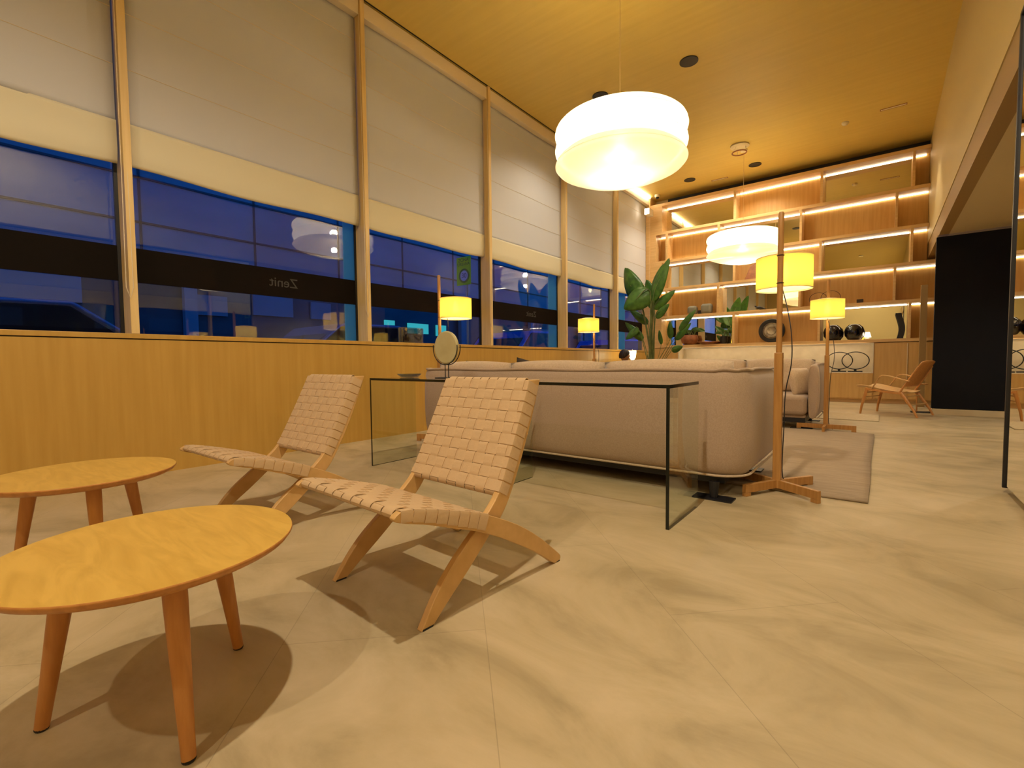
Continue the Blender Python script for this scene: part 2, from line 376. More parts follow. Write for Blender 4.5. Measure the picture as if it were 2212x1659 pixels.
# ---------------------------------------------------------------- bookcase
bc = thing('bookcase', 'full-height oak bookcase with lit shelves and mirrored backs on the end wall', 'bookcase', (0, YB, 0))
dz = [(4.365,4.425),(3.718,3.775),(3.060,3.115),(2.430,2.485),(1.785,1.840),(1.110,1.165)]
DP = YW-YB
xr_ = [.600,.600,.600,.95,.95,.95]
for k, (z0, z1) in enumerate(dz):
    B(WX+.01,xr_[k],0,DP-.002,z0,z1).build('shelf' if k < 5 else 'counter', M['shelf'], bc, .002)
B(WX+.3,.6,DP-.02,DP-.004,4.425,4.60).build('shadow_top', M['dark'], bc)  # dark panel put in for the shade above the bookcase
odd = [(-4.02,-2.494),(-2.445,-.968),(-.925,.362),(.400,.60)]
even = [(-4.16,-3.935),(-3.885,-2.81),(-2.760,-1.296),(-1.255,.146),(.182,.60)]
mirr = {0:(0,2), 1:(2,), 2:(0,2), 3:(2,), 4:(0,2)}
for k in range(5):
    zt, zb = dz[k][0], dz[k+1][1]
    cells = odd if k % 2 == 0 else even
    cells = [list(c) for c in cells]
    if k >= 3: cells[-1][1] = .95
    edge = WX+.01
    for c in cells:
        B(edge,c[0],0,DP-.004,zb,zt).build('divider', M['shelf'], bc, .002); edge = c[1]
    if edge < xr_[k]-.001: B(edge,xr_[k],0,DP-.004,zb,zt).build('divider', M['shelf'], bc)
    for j, (x0, x1) in enumerate(cells):
        yb = DP-.03
        if j in mirr[k]:
            mo = B(x0,x1,yb-.012,yb,zb,zt).build('mirror_back', M['mirror'], bc); mo['label'] = 'mirrored back panel'
        else: B(x0,x1,yb-.012,yb,zb,zt).build('back_panel', M['shelfback'], bc)
        if (k, j) == (0, 3): x1 = .56
        e = B(x0+.01,x1-.01,yb-.030,yb-.014,zt-.016,zt-.001).build('led_strip', M['led'], bc); e['label'] = 'glowing warm light strip'
# base cabinet with open stucco niche
b_ = MB(); b_.box(WX+.01,-3.63,0,DP-.01,.07,1.10); b_.box(-3.63,-.10,0,DP-.01,.07,.55); b_.box(-.10,.95,.012,DP-.01,.07,1.10)
b_.build('base_cabinet', M['shelfback'], bc, .002)
B(WX+.01,.95,.05,DP-.02,0,.07).build('plinth', M['shelf'], bc)
n_ = MB(); n_.box(-3.63,-.10,DP-.05,DP-.03,.55,1.10); n_.box(-3.63,-.10,-.004,DP-.05,.55,.565); n_.box(-3.63,-3.61,-.004,DP-.05,.565,1.10); n_.box(-.13,-.10,-.004,DP-.05,.565,1.10); n_.box(-3.61,-.13,-.004,.02,1.07,1.10)
n_.build('stucco_niche', M['stone'], bc, .003)
B(-3.5,-.2,.03,.045,1.072,1.084).build('led_strip', M['led'], bc)['label'] = 'glowing warm light strip'
for x0, x1 in ((-.085,.375),(.385,.60),(.61,.94)): B(x0,x1,0,.012,.09,1.085).build('cabinet_door', M['shelfback'], bc, .002)
for x0, x1 in ((-3.6,-2.45),(-2.44,-1.28),(-1.27,-.11)): B(x0,x1,-.012,0,.09,.54).build('drawer_front', M['shelfback'], bc, .002)
B(.36,.368,-.006,.0,.45,1.08).build('door_pull', M['white'], bc)

# ---------------------------------------------------------------- things on the bookcase
SY = YB+.17
def pot_plant(name, label, loc, r, hgt, pm, leaves, lr):
    t = thing(name, label, 'plant', loc)
    m = MB(); m.lathe([(r*.55,0),(r*.9,hgt*.25),(r,hgt*.6),(r*.86,hgt),(r*.78,hgt),(r*.7,hgt*.8),(0.01,hgt*.78)]); m.build('pot', pm, t, 0, True)
    for k in range(leaves):
        a = k*2.4+.5; L_ = lr*(.8+.4*random.random()); dx, dy = math.cos(a), -abs(math.sin(a))*.25
        base = Vector((0,0,hgt*.8)); mid = base+Vector((dx*L_*.4,dy*L_*.3,L_*.75)); tip = base+Vector((dx*L_,dy*L_*.5,L_*.55))
        blade(t, base, mid, tip, L_*.20)
    return t
def blade(parent, base, p0, p1, wid, bend=.12, stalk=True, name='leaf', droop=0.0):
    base, p0, p1 = Vector(base), Vector(p0), Vector(p1); d = (p1-p0); ln = d.length; d.normalize()
    side = d.cross(Vector((.25,1,.15))).normalized(); nrm = side.cross(d).normalized()
    m = MB()
    def f(u, v):
        s = (v-.5)*2; wv = wid*(math.sin(PI*min(1,u**.8*1.0))**.62)*(1-.25*u) if 0 < u < 1 else 0
        c = p0+d*ln*u+nrm*(-bend*ln*math.sin(PI*u)*.6)+Vector((0,0,-droop*u*u*ln))
        return c+side*s*wv+nrm*abs(s)*wv*.35+nrm*.012*math.sin(u*40)*abs(s)*wv*4*.2
    m.grid(f, 18, 6)
    o = m.build(name, M['leaf'], parent, 0, True, solid=.0015, ang=0)
    if stalk:
        s = MB(); mid = (base+p0)/2+Vector((0,0,.06*(p0-base).length)); r = max(.004, wid*.075)
        s.tube(ip([base, base.lerp(mid,.6)+Vector((0,0,.03)), p0, p0+d*ln*.5-nrm*bend*ln*.6+nrm*.001], 12), [r*1.6*(1-.75*q/12)+.001 for q in range(13)], 6)
        s.build('stalk', M['stalk'], o, 0, True)
    return o
zc = dz[5][1]
pot_plant('potted_plant', 'green leafy plant in a round terracotta bowl on the bookcase counter', (-3.43,SY,zc), .19, .22, M['terracotta'], 6, .26)
pot_plant('potted_plant', 'small broad-leaved plant in a dark square-shouldered pot on the counter', (-2.70,SY+.02,zc), .085, .17, M['dark'], 4, .22)
t = thing('serving_tray', 'shallow terracotta tray on the bookcase counter between two plants', 'tray', (-3.0,SY-.05,zc))
m = MB(); m.lathe([(.13,0),(.22,.05),(.24,.055),(.235,.06),(.21,.05),(.12,.012),(.01,.012)]); m.build('dish', M['terracotta'], t, 0, True)
t = thing('ring_disc', 'black ringed disc with a silver relief centre standing on the counter', 'ornament', (-1.78,SY+.03,zc))
m = MB(); m.lathe([(.165,-.03),(.235,-.03),(.245,0),(.235,.03),(.165,.03)], (0,0,.245), 40, 'y', cap=False); m.build('ring', M['dark'], t, 0, True)
m = MB(); m.lathe([(.01,-.02),(.08,-.028),(.09,-.012),(.135,-.012),(.15,-.03),(.17,-.02),(.17,.02),(.01,.02)], (0,0,.245), 40, 'y'); m.build('relief_centre', M['silver'], t, 0, True)
for x, l in ((-.73,'left'),(-.40,'right')):
    t = thing('vase', 'round glossy black vase on the counter, %s one of the pair' % l, 'vase', (x,SY-.03,zc), 0, 'round black vases on the counter')
    m = MB(); m.lathe([(.06,0),(.10,.012),(.145,.08),(.155,.16),(.135,.235),(.085,.285),(.07,.292),(.066,.29),(.07,.26),(.01,.24)], n=40); m.build('body', M['blackglaze'], t, 0, True)
t = thing('table_lamp', 'tiny pale cone lamp put in for a mirror reflection right of the black vases', 'lamp', (-.20,SY-.02,zc))  # stands in for a lamp reflected in the mirror back
m = MB(); m.lathe([(.055,0),(.055,.02),(.02,.03),(.01,.05)], n=20); m.build('base', M['white'], t, 0, True)
m = MB(); m.lathe([(.055,.05),(.03,.14)], n=20, cap=False); m.build('shade', M['glowshade'], t, 0, True)
lamp('bulb', 'POINT', (0,0,.09), .5, WARM, t, shadow_soft_size=.01)
t = thing('sculpture', 'tall dark wavy slab standing for a mirror reflection at the right end of the counter', 'sculpture', (.255,SY,zc))  # slab shape stands in for a dark reflection in the mirror
def wav(z): return .03*math.sin(z*9)
zz = [i*.02 for i in range(24)]
m = MB(); m.strip([(-.04+wav(z),z) for z in zz], [(.045+wav(z),z) for z in zz], 'y', -.03, .03); m.build('slab', M['dark'], t, .004)
z5 = dz[4][1]
for x, s, l in ((-3.36,.105,'smaller left'),(-3.05,.12,'larger right')):
    t = thing('speaker', 'rounded grey cloth speaker on the fourth lit shelf, %s one' % l, 'speaker', (x,SY-.03,z5), 0, 'grey speakers on the shelf')
    m = MB(); m.box(-s,s,-.085,.085,0,2*s*.95); m.build('cabinet', M['greyfab'], t, .065, True, 6)
B(-3.235,-3.165,SY-.05,SY+.02,z5,z5+.09).build('small_box', M['dark'], None, .004); tag(D.objects['small_box'], 'little black box between the two grey speakers', 'box')
t = thing('bird_figurine', 'small dark bird figurine on the shelf before the mirror', 'ornament', (-2.02,SY-.04,z5))
m = MB(); m.lathe([(.004,-.055),(.022,-.03),(.03,0),(.024,.03),(.010,.06),(.004,.085)], (0,0,.055), 14, 'x'); m.build('body', M['dark'], t, 0, True)
m = MB(); m.lathe([(.002,-.02),(.014,-.008),(.014,.008),(.002,.02)], (-.05,0,.085), 12, 'x'); m.tube([(-.06,0,.087),(-.085,0,.098)], [.006,.001], 6); m.build('head', M['dark'], t, 0, True)
m = MB(); m.tube([(-.01,.008,.04),(-.01,.01,0)], .003, 6); m.tube([(.01,-.008,.04),(.01,-.01,0)], .003, 6); m.box(-.03,.03,-.02,.02,0,.004); m.build('feet', M['dark'], t)
t = thing('ring_sculpture', 'thin dark leaf-shaped ring sculpture on the shelf behind the far drum lamp', 'sculpture', (-.90,SY-.03,z5))
for cx, rr in ((-.08,.12),(.12,.13)):
    m = MB(); m.tube([(cx+rr*math.cos(a*PI/18)*1.2,0,rr+.02+rr*math.sin(a*PI/18)) for a in range(36)], .004, 6, True); m.build('ring', M['dark'], t, 0, True)
m = MB(); m.box(-.15,.18,-.03,.03,0,.022); m.build('base', M['dark'], t)
B(-.375,-.275,SY-.06,SY,z5,z5+.075).build('small_box', M['darkcushion'], None, .004); tag(D.objects['small_box.001'], 'small dark brown box standing alone on the fourth shelf', 'box')
z3 = dz[3][1]
t = thing('wooden_wedge', 'brown wooden wedge sculpture on the middle shelf behind the second pendant', 'sculpture', (-2.12,SY-.03,z3))
m = MB(); m.prism([(-.17,0),(.14,0),(.14,.40),(-.06,.27)], 'y', -.05, .05); m.build('wedge', M['terracotta'], t, .006)
# ring sculptures in the stucco niche
for x, l in ((-.62,'left'),(-.37,'right')):
    t = thing('ring_sculpture', 'open dark metal hoop on a flat base in the pale niche, %s one' % l, 'sculpture', (x,YB+.10+(.05 if l == 'left' else 0),.566), 0, 'metal hoops in the niche')
    m = MB(); m.box(-.11,.11,-.035,.035,0,.022); m.box(-.02,.02,-.01,.01,.022,.05); m.build('base', M['dark'], t)
    m = MB(); m.tube([(.205*math.cos(a*PI/24),0,.215+.16*math.sin(a*PI/24)) for a in range(48)], .008, 8, True); m.build('hoop', M['dark'], t, 0, True)

# ---------------------------------------------------------------- ceiling fittings
cf = [(-1.989,6.197,'largest of them, right of the big pendant'),(-3.225,6.184,'just behind the top of the big pendant'),(-3.23,10.18,'far left one near the bookcase'),(-1.998,10.216,'far one right of the round detector')]
for x, y, l in cf:
    t = thing('ceiling_downlight', 'round black recessed ceiling fitting, ' + l, 'downlight', (x,y,CZ-.012), 0, 'round black ceiling fittings')
    m = MB(); m.lathe([(.098,.011),(.112,.0115),(.112,0),(.10,0),(.098,.004)], n=36, cap=False); m.build('rim', M['dark'], t, 0, True)
    m = MB(); m.lathe([(.10,.002),(.10,.010)], n=36); m.build('grille', M['dark'], t)
    lamp('spot', 'SPOT', (0,0,-.01), 100, WARM, t, spot_size=R(130), spot_blend=.6, shadow_soft_size=.06)  # spot added inside the dark fitting as room fill
t = thing('smoke_detector', 'round white ceiling detector with a brown ring below, above the far pendant', 'detector', (-2.04,9.15,CZ-.004))
m = MB(); m.lathe([(.15,0),(.155,-.02),(.11,-.035),(.10,-.03),(.01,-.032)], n=36); m.build('body', M['white'], t, 0, True)
m = MB(); m.tube([(.115*math.cos(a*PI/18),.115*math.sin(a*PI/18)-.02,-.13) for a in range(36)], .011, 8, True); m.build('ring', M['terracotta'], t, 0, True)
m = MB(); [m.tube([(.11*math.cos(a),.11*math.sin(a)-.02,-.12),(.09*math.cos(a),.09*math.sin(a),-.02)], .003, 6) for a in (0,2.1,4.2)]; m.build('hanger', M['white'], t)
t = thing('motion_sensor', 'small white dome sensor on the ceiling toward the right wall', 'sensor', (-.527,9.358,CZ-.002))
m = MB(); m.lathe([(.05,0),(.05,-.02),(.035,-.04),(.01,-.05)], n=24); m.build('dome', M['white'], t, 0, True)
for x, y, l in ((.07,9.266,'near the right wall'),(-2.73,10.55,'close to the top of the bookcase')):
    t = thing('ceiling_slot', 'thin rectangular slot in the ceiling ' + l, 'vent', (x,y,CZ-.003))
    m = MB(); m.box(-.16,.16,-.03,-.022,-.004,.002); m.box(-.16,.16,.022,.03,-.004,.002); m.box(-.16,-.15,-.022,.022,-.004,.002); m.box(.15,.16,-.022,.022,-.004,.002); m.build('rim', M['terracotta'], t)
    B(-.15,.15,-.022,.022,-.002,.002).build('panel', M['white'], t)
    if x > 0: lamp('spot', 'SPOT', (0,0,-.012), 60, WARM, t, spot_size=R(64), spot_blend=.4, shadow_soft_size=.02)
t = thing('security_camera', 'tiny white dome camera in the ceiling corner by the bookcase', 'camera', (-4.09,10.60,CZ-.002))
m = MB(); m.lathe([(.055,0),(.055,-.05),(.045,-.06)], n=20); m.build('housing', M['white'], t, 0, True)
m = MB(); m.lathe([(.04,-.06),(.036,-.085),(.02,-.10),(.004,-.105)], n=20); m.build('lens_dome', M['blackglaze'], t, 0, True)
# ceiling lamps out of frame; rear and side-room ones are added fill
for x, y, p, sz in ((-.65,.45,P_DOWN,150),(-.6,-2.2,P_DOWN*.5,150),(1.8,6.5,50,150)):
    z = CZ-.03 if x < .6 else 2.53
    t = thing('recessed_spotlight', 'recessed warm ceiling spotlight' + {(-.65):' over the seating by the camera', -.6:' added as fill behind the camera', 1.8:' added unseen to brighten the side room'}[x], 'downlight', (x,y,z))
    m = MB(); m.lathe([(.05,.026),(.075,.026),(.075,0),(.055,0)], n=28, cap=False); m.build('rim', M['white'], t, 0, True)
    lamp('spot', 'SPOT', (0,0,-.01), p, WARM, t, spot_size=R(sz), spot_blend=.5, shadow_soft_size=.045)

# ---------------------------------------------------------------- pendants
def pendant(loc, label):
    t = thing('pendant_lamp', label, 'pendant lamp', loc, 0, 'tiered white fabric pendants')
    def tier(name, prof):
        m = MB(); m.lathe(prof, n=72, cap=False); o = m.build(name, M['paper'], t, 0, True, ang=70); return o
    def arc(z0, z1, r_in, r_out, n=10):
        out = []
        for k in range(n+1):
            a = PI*k/n; out.append((r_in+(r_out-r_in)*math.sin(a)**.8 if 0 < k < n else r_in, z0+(z1-z0)*(.5-.5*math.cos(a))))
        return out
    tier('upper_tier', [(.28,3.085),(.46,3.075)]+arc(3.062,2.918,.53,.616))
    tier('middle_tier', arc(2.918,2.772,.545,.615))
    tier('lower_bowl', [(.555,2.772),(.598,2.735),(.615,2.70),(.592,2.672),(.48,2.622),(.33,2.575),(.19,2.545),(.08,2.534),(.004,2.532)])
    for z, r in ((2.70,.615),(2.845,.615),(2.99,.616)):
        m = MB(); m.tube([(r*math.cos(a*PI/36),r*math.sin(a*PI/36),z) for a in range(72)], .0022, 6, True); m.build('hoop', M['paper'], t, 0, True)
    m = MB(); m.tube([(0,0,2.98),(0,0,CZ-.03)], .0035, 6); m.build('wire', M['string'], t)
    m = MB(); m.lathe([(.06,CZ-.002),(.06,CZ-.025),(.02,CZ-.04),(.004,CZ-.045)], n=24); m.build('canopy', M['white'], t, 0, True)
    m = MB(); [m.tube([(0,0,3.05),(.45*math.cos(a),.45*math.sin(a),3.072)], .003, 6) for a in (0,2.1,4.19)]; m.build('spokes', M['string'], t)
    m = MB(); m.lathe([(.02,2.98),(.035,2.95),(.04,2.91),(.025,2.87),(.004,2.85)], n=16); m.build('bulb', M['bulb'], t, 0, True)
    m = MB(); m.lathe([(.004,2.775),(.30,2.775),(.54,2.775)], n=48); m.build('light_baffle', M['white'], t, 0, True)  # opaque disc added to block the upper bulb from the bowl
    m = MB(); m.lathe([(.004,3.09),(.28,3.088),(.455,3.079)], n=48); m.build('top_disc', M['paper'], t, 0, True)  # disc added to tame the light spill on the ceiling
    lamp('bulb_light', 'POINT', (0,0,2.93), P_PEND*.96, WARM, t, shadow_soft_size=.05)
    lamp('bulb_light', 'POINT', (0,0,2.66), P_PEND*.04, WARM, t, shadow_soft_size=.04)
    return t
pd = pendant((-2.00,4.23,0), 'large glowing three-tier white pendant, the near one hanging over the sofa')
pf = dup(pd, (-2.02,9.39,.04), .4, 'glowing three-tier white pendant hanging far off before the bookcase')
for c_ in pf.children:
    if c_.name.startswith('canopy'): c_.location.z = -.04

# ---------------------------------------------------------------- drum floor lamps
def floor_lamp(loc, rz, label, off, legs=(200,20,110,290), cord=1):
    """pole with a drum shade held on its side; off = direction of the shade from the pole (degrees, local)"""
    t = thing('floor_lamp', label, 'floor lamp', loc, 0, 'wooden floor lamps with yellow drum shades')
    m = MB()
    m.box(-.0225,.0225,-.0225,.0225,.02,.86); m.build('lower_pole', M['lampwood'], t, .003, loc=(0,0,0))
    m = MB(); m.tube([(0,0,.85),(0,0,1.3),(0,0,1.60),(0,0,1.70),(0,0,1.712)], [.0165,.0165,.0165,.016,.012], 20); m.build('upper_pole', M['lampwood'], t, 0, True)
    for a in legs:
        a = R(a); m = MB(); m.box(.012,.285,-.013,.013,.022,.072); m.box(.24,.285,-.013,.013,0,.022)
        o = m.build('foot', M['lampwood'], t, .002); o.rotation_euler = (0,0,a)
    o_ = R(off); cx, cy = math.cos(o_)*.178, math.sin(o_)*.178; r, z0, z1 = .16, 1.266, 1.466
    m = MB(); m.lathe([(r,z0),(r,z1)], (cx,cy,0), 56, cap=False); sh = m.build('drum_shade', M['drum'], t, 0, True)
    m = MB()
    for z in (z0, z1): m.tube([(cx+r*math.cos(a*PI/28),cy+r*math.sin(a*PI/28),z) for a in range(56)], .0025, 6, True)
    m.build('shade_rim', M['string'], sh, 0, True)
    m = MB(); m.lathe([(r-.005,z0+.005),(r-.006,z1-.005)], (cx,cy,0), 56, cap=False); m.build('lining', M['drumw'], sh, 0, True)
    m = MB(); m.lathe([(.03,1.47),(.10,1.478)], (cx,cy,0), 32, cap=True); m.build('diffuser', M['drumw'], sh, 0, True)
    m = MB()
    for z in (1.285,1.452): m.tube([(.019*math.cos(q*PI/10),.019*math.sin(q*PI/10),z) for q in range(20)], .0025, 6, True)
    m.tube([(0,0,1.452),(cx,cy,1.452)], .004, 6); m.build('bracket', M['dark'], t, 0, True)
    m = MB(); m.lathe([(.012,1.44),(.018,1.40),(.032,1.37),(.034,1.345),(.02,1.32),(.004,1.315)], (cx,cy,0), 16); m.build('bulb', M['bulb'], t, 0, True)
    lamp('bulb_light', 'POINT', (cx,cy,1.325), P_DRUM, (1,.82,.5), t, shadow_soft_size=.03)
    m = MB(); ux, uy = math.cos(R(20)), math.sin(R(20))
    m.tube(ip([(cx*.5,cy*.5,1.27),(cx*.4+.03,cy*.4,1.15),(.06,.03,.98),(.065,.02,.80),(.035,.03,.62),(.03,.025,.40),(.025,.03,.10),(.06,.09,.006)], 30), .003, 6); m.build('power_cord', M['dark'], t, 0, True)
    return t
floor_lamp((-.492,3.275,0), 0, 'wooden floor lamp in front, right of the near sofa, shade behind its pole', 92, (-118,-34,56,146))
floor_lamp((-.48,6.40,0), 0, 'wooden floor lamp beside the far sofa, shade on the near side of its pole', 272, (0,90,180,270))
floor_lamp((-3.56,3.315,0), 0, 'wooden floor lamp at the window left of the near sofa, shade right of its pole', 25)
floor_lamp((-3.54,6.57,0), 0, 'wooden floor lamp between the sofas at the window, behind the long near sofa', 270)

# ---------------------------------------------------------------- round coffee tables
def table(loc, label, rz=0):
    t = thing('coffee_table', label, 'table', loc, rz, 'round oak coffee tables')
    m = MB(); m.lathe([(.01,.376),(.270,.376),(.286,.384),(.295,.396),(.2945,.3995),(.2935,.401),(.01,.401)], n=96)
    for f in m.bm.faces: f.normal_update(); f.material_index = 0 if f.calc_center_median().z > .4004 else 1
    m.build('table_top', [M['top'], M['leg']], t, 0, True, ang=50)
    for a in (235.6, 356, 116):
        a = R(a); c, s = math.cos(a), math.sin(a); f, h = Vector((c*.232,s*.232,.006)), Vector((c*.168,s*.168,.38))
        m = MB(); q = [f.lerp(h, k/6) for k in range(7)]
        m.tube(q, [.0135,.0150,.0170,.0190,.0210,.0228,.0235], 20); o = m.build('leg', M['leg'], t, 0, True)
        m = MB(); m.lathe([(.012,0),(.0135,.003),(.0135,.007)], (f.x,f.y,0), 16); m.build('foot_pad', M['dark'], o)
    return t
table((-1.34,.325,0), 'round oak coffee table in the foreground, nearest the camera')
table((-2.47,.385,0), 'round oak coffee table behind the front one, nearer the window wall', R(2))

# ---------------------------------------------------------------- folding webbed chairs (local x across, y back, z up; y offset -1.2)
def chair(loc, rz, label):
    t = thing('folding_chair', label, 'chair', loc, rz, 'folding oak chairs with woven webbing')
    Y0 = -1.2
    # back member: front foot up to the top of the backrest
    fr = [(.918,.0),(.981,.087),(1.054,.160),(1.155,.236),(1.232,.292),(1.298,.362),(1.375,.508),(1.435,.63),(1.489,.748)]
    bk = [(.965,.0),(1.030,.052),(1.125,.122),(1.228,.205),(1.300,.262),(1.352,.328),(1.425,.455),(1.50,.61),(1.556,.748)]
    fr = [(p.x+Y0, p.y) for p in ip([(a,b,0) for a,b in fr], 28)]; bk = [(p.x+Y0, p.y) for p in ip([(a,b,0) for a,b in bk], 28)]
    for s, x0, x1 in ((-1,-.268,-.243),(1,.243,.268)):
        m = MB(); m.strip(fr, bk, 'x', x0, x1)
        for v_ in m.bm.verts: v_.co.x += -s*.024*v_.co.z/.75
        o = m.build('back_rail', M['chairwood'], t, .003, True, ang=30)
        m = MB(); m.prism([(.922+Y0,-.0005),(.962+Y0,-.0005),(.966+Y0,.005),(.924+Y0,.006)], 'x', x0-.001, x1+.001); m.build('foot_pad', M['dark'], o)
        m = MB(); m.lathe([(.006,-.004),(.006,.004)], ((x1 if s > 0 else x0),1.245+Y0,.262), 12, 'x'); m.tube([(x0 if s<0 else x1,1.245+Y0,.262),((x0-.004 if s<0 else x1+.004),1.235+Y0,.235)], .002, 6); m.build('hinge', mat('brass pivot', (.6,.4,.15), .3, .9) if 'brass pivot' not in D.materials else D.materials['brass pivot'], o)
    # seat rails
    up_ = [(.812,.392),(.840,.402),(.90,.388),(.967,.371),(1.071,.339),(1.188,.299),(1.343,.223),(1.463,.145),(1.560,.068),(1.612,.022),(1.606,.004)]
    lo_ = [(.806,.386),(.815,.374),(.87,.355),(.93,.336),(1.019,.301),(1.136,.257),(1.268,.192),(1.421,.104),(1.505,.048),(1.560,.008),(1.585,.0)]
    upc = [(p.x+Y0, p.y) for p in ip([(a,b,0) for a,b in up_], 30)]; loc_ = [(p.x+Y0, p.y) for p in ip([(a,b,0) for a,b in lo_], 30)]
    for s, x0, x1 in ((-1,-.300,-.276),(1,.276,.300)):
        m = MB(); m.strip(upc, loc_, 'x', x0, x1); o = m.build('seat_rail', M['chairwood'], t, .003, True, ang=30)
        m = MB(); m.box(x0-.0005,x1+.0005,1.584+Y0,1.606+Y0,0,.004); m.build('foot_pad', M['dark'], o)
    # cross bars
    def bar(y, z, x, r, name='cross_bar'): m = MB(); m.tube([(-x,y+Y0,z),(x,y+Y0,z)], r, 14); return m.build(name, M['chairwood'], t, 0, True)
    bar(.842,.388,.285,.0105); bar(1.19,.283,.285,.0105); bar(1.305,.352,.25,.0108); bar(1.500,.737,.235,.0108)
    # woven panels: straps follow a centre line, over-under by a sine
    def weave(name, line, xh, nlong, wrap_x, drop, n_cross, thick_end):
        """line: list of (y,z) centre line front->back; long straps run along it, cross straps run along x and wrap the rails"""
        L_ = [0]
        for k in range(1, len(line)): L_.append(L_[-1]+(Vector(line[k])-Vector(line[k-1])).length)
        T = L_[-1]
        def sq(v): return max(-1, min(1, 1.9*math.sin(v)))
        def at(s):
            s = max(0, min(T, s))
            for k in range(1, len(line)):
                if s <= L_[k]+1e-9:
                    f = (s-L_[k-1])/(L_[k]-L_[k-1]); a, b = Vector(line[k-1]), Vector(line[k]); p = a.lerp(b, f); tt = (b-a).normalized(); return p, tt, Vector((-tt.y, tt.x))
            return Vector(line[-1]), tt, Vector((-tt.y, tt.x))
        pitch = T/n_cross; px_ = 2*xh/nlong; amp = .0021 if name == 'woven_back' else .0013; m = MB(); th = .0011
        def ribbon(path):   # path: list of (left3d, right3d, normal3d)
            m.rings([[a+n*th, b+n*th, b-n*th, a-n*th] for a, b, n in path])
        for i in range(nlong):      # long straps
            xa, xb = -xh+i*px_+px_*.05, -xh+(i+1)*px_-px_*.05; path = []
            K = n_cross*10
            # wrap under the front end
            p, tt, nn = at(0); p = p-nn*thick_end
            for q in range(5):
                a = PI*(q/5)
                off = -nn*thick_end*math.cos(a)-tt*thick_end*math.sin(a)
                d = p+off; n3 = Vector((0,off.x,off.y)).normalized(); path.append((Vector((xa,d.x,d.y)),Vector((xb,d.x,d.y)),n3))
            for k in range(K+1):
                s = T*k/K; p, tt, nn = at(s); o = .0012+amp*sq(PI*s/pitch)*(1 if i % 2 else -1)
                d = p+nn*o; path.append((Vector((xa,d.x,d.y)),Vector((xb,d.x,d.y)),Vector((0,nn.x,nn.y))))
            p, tt, nn = at(T); p = p-nn*thick_end
            for q in range(1, 6):
                a = PI*(q/5); off = nn*thick_end*math.cos(a)+tt*thick_end*math.sin(a); d = p+off
                path.append((Vector((xa,d.x,d.y)),Vector((xb,d.x,d.y)),Vector((0,off.x,off.y)).normalized()))
            ribbon(path)
        for j in range(n_cross):    # cross straps lie over both rails and fold down their outer faces
            sa, sb = j*pitch+pitch*.045, (j+1)*pitch-pitch*.045
            (pa, ta, na), (pb, tb, nb) = at(sa), at(sb); nm = ((na+nb)/2).normalized(); path = []
            X = wrap_x; sgn = 1 if j % 2 else -1; xo = .0015; dr = drop[0]+(drop[1]-drop[0])*j/(n_cross-1)
            def put(x, o, n3):
                a, b = pa+nm*o, pb+nm*o; path.append((Vector((x,a.x,a.y)),Vector((x,b.x,b.y)),n3))
            N3 = Vector((0,nm.x,nm.y))
            put(-X-xo, -dr, Vector((-1,0,0))); put(-X-xo, -.004, Vector((-1,0,0))); put(-X+.001, .0025, (N3+Vector((-1,0,0))).normalized()); put(-X+.006, .0028, N3)
            K = nlong*8
            for k in range(K+1):
                x = -xh+2*xh*k/K; put(x, .0012-amp*sq(PI*(x+xh)/px_)*sgn, N3)
            put(X-.006, .0028, N3); put(X-.001, .0025, (N3+Vector((1,0,0))).normalized()); put(X+xo, -.004, Vector((1,0,0))); put(X+xo, -dr, Vector((1,0,0)))
            ribbon(path)
        if name == 'woven_back':
            for v_ in m.bm.verts: v_.co.x *= 1-.09*v_.co.z/.75
        return m.build(name, M['webbing'], t, 0, True, ang=35)
    # backrest front surface line (between the bars), z up
    def nearest(poly, z): return min(range(len(poly)), key=lambda k: abs(poly[k][1]-z))
    i0, i1 = nearest(fr, .355), len(fr)-1
    bl = fr[i0:i1+1]
    weave('woven_back', bl, .246, 9, .268, (.044,.058), 10, .012)
    i0, i1 = 2, max(k for k in range(len(upc)) if upc[k][0] < 1.205+Y0)
    weave('woven_seat', upc[i0:i1+1], .276, 10, .300, (.031,.051), 8, .012)
    return t
chair((-1.335,1.2,0), R(-2.2), 'folding oak lounge chair with woven webbing, nearer one in the centre')
chair((-2.555,1.21,0), R(.8), 'folding oak lounge chair with woven webbing, behind and left of the other')

# ---------------------------------------------------------------- glass console
t = thing('console_table', 'long clear glass console table with folded sides behind the chairs', 'table', (-1.985,2.43,0))
x0, x1, y0, y1, zt = -1.20, 1.20, -.225, .225, .703; th = .017
def slab(name, b, parent):
    m = MB(); fs = m.box(*b); dims = [b[1]-b[0], b[3]-b[2], b[5]-b[4]]; thin = dims.index(min(dims))
    for f in fs:
        c = f.calc_center_median(); lim = (b[0], b[1], b[2], b[3], b[4], b[5])
        on = min(abs(c[thin]-lim[2*thin]), abs(c[thin]-lim[2*thin+1])) < 1e-6
        if not on: f.material_index = 2 if c[1] > .2 else 1
    return m.build(name, [M['clear'], M['edge'], M['clear']], parent)
slab('glass_top', (x0,x1,y0,y1,zt-th,zt), t); slab('glass_side', (x0,x0+th,y0,y1,0,zt-th), t); slab('glass_side', (x1-th,x1,y0,y1,0,zt-th), t)
slab('glass_divider', (.055,.055+.010,y0+.01,y1,0,zt-th), t)
t = thing('disc_sculpture', 'olive stone disc held in a black metal cradle on the glass console', 'sculpture', (-2.56,2.45,.7035))
m = MB(); m.lathe([(.018,-.012),(.115,-.013),(.123,-.008),(.1245,0),(.123,.008),(.115,.013),(.018,.012)], (0,0,.228), 56, 'y'); m.build('stone_disc', M['jade'], t, 0, True, ang=30)
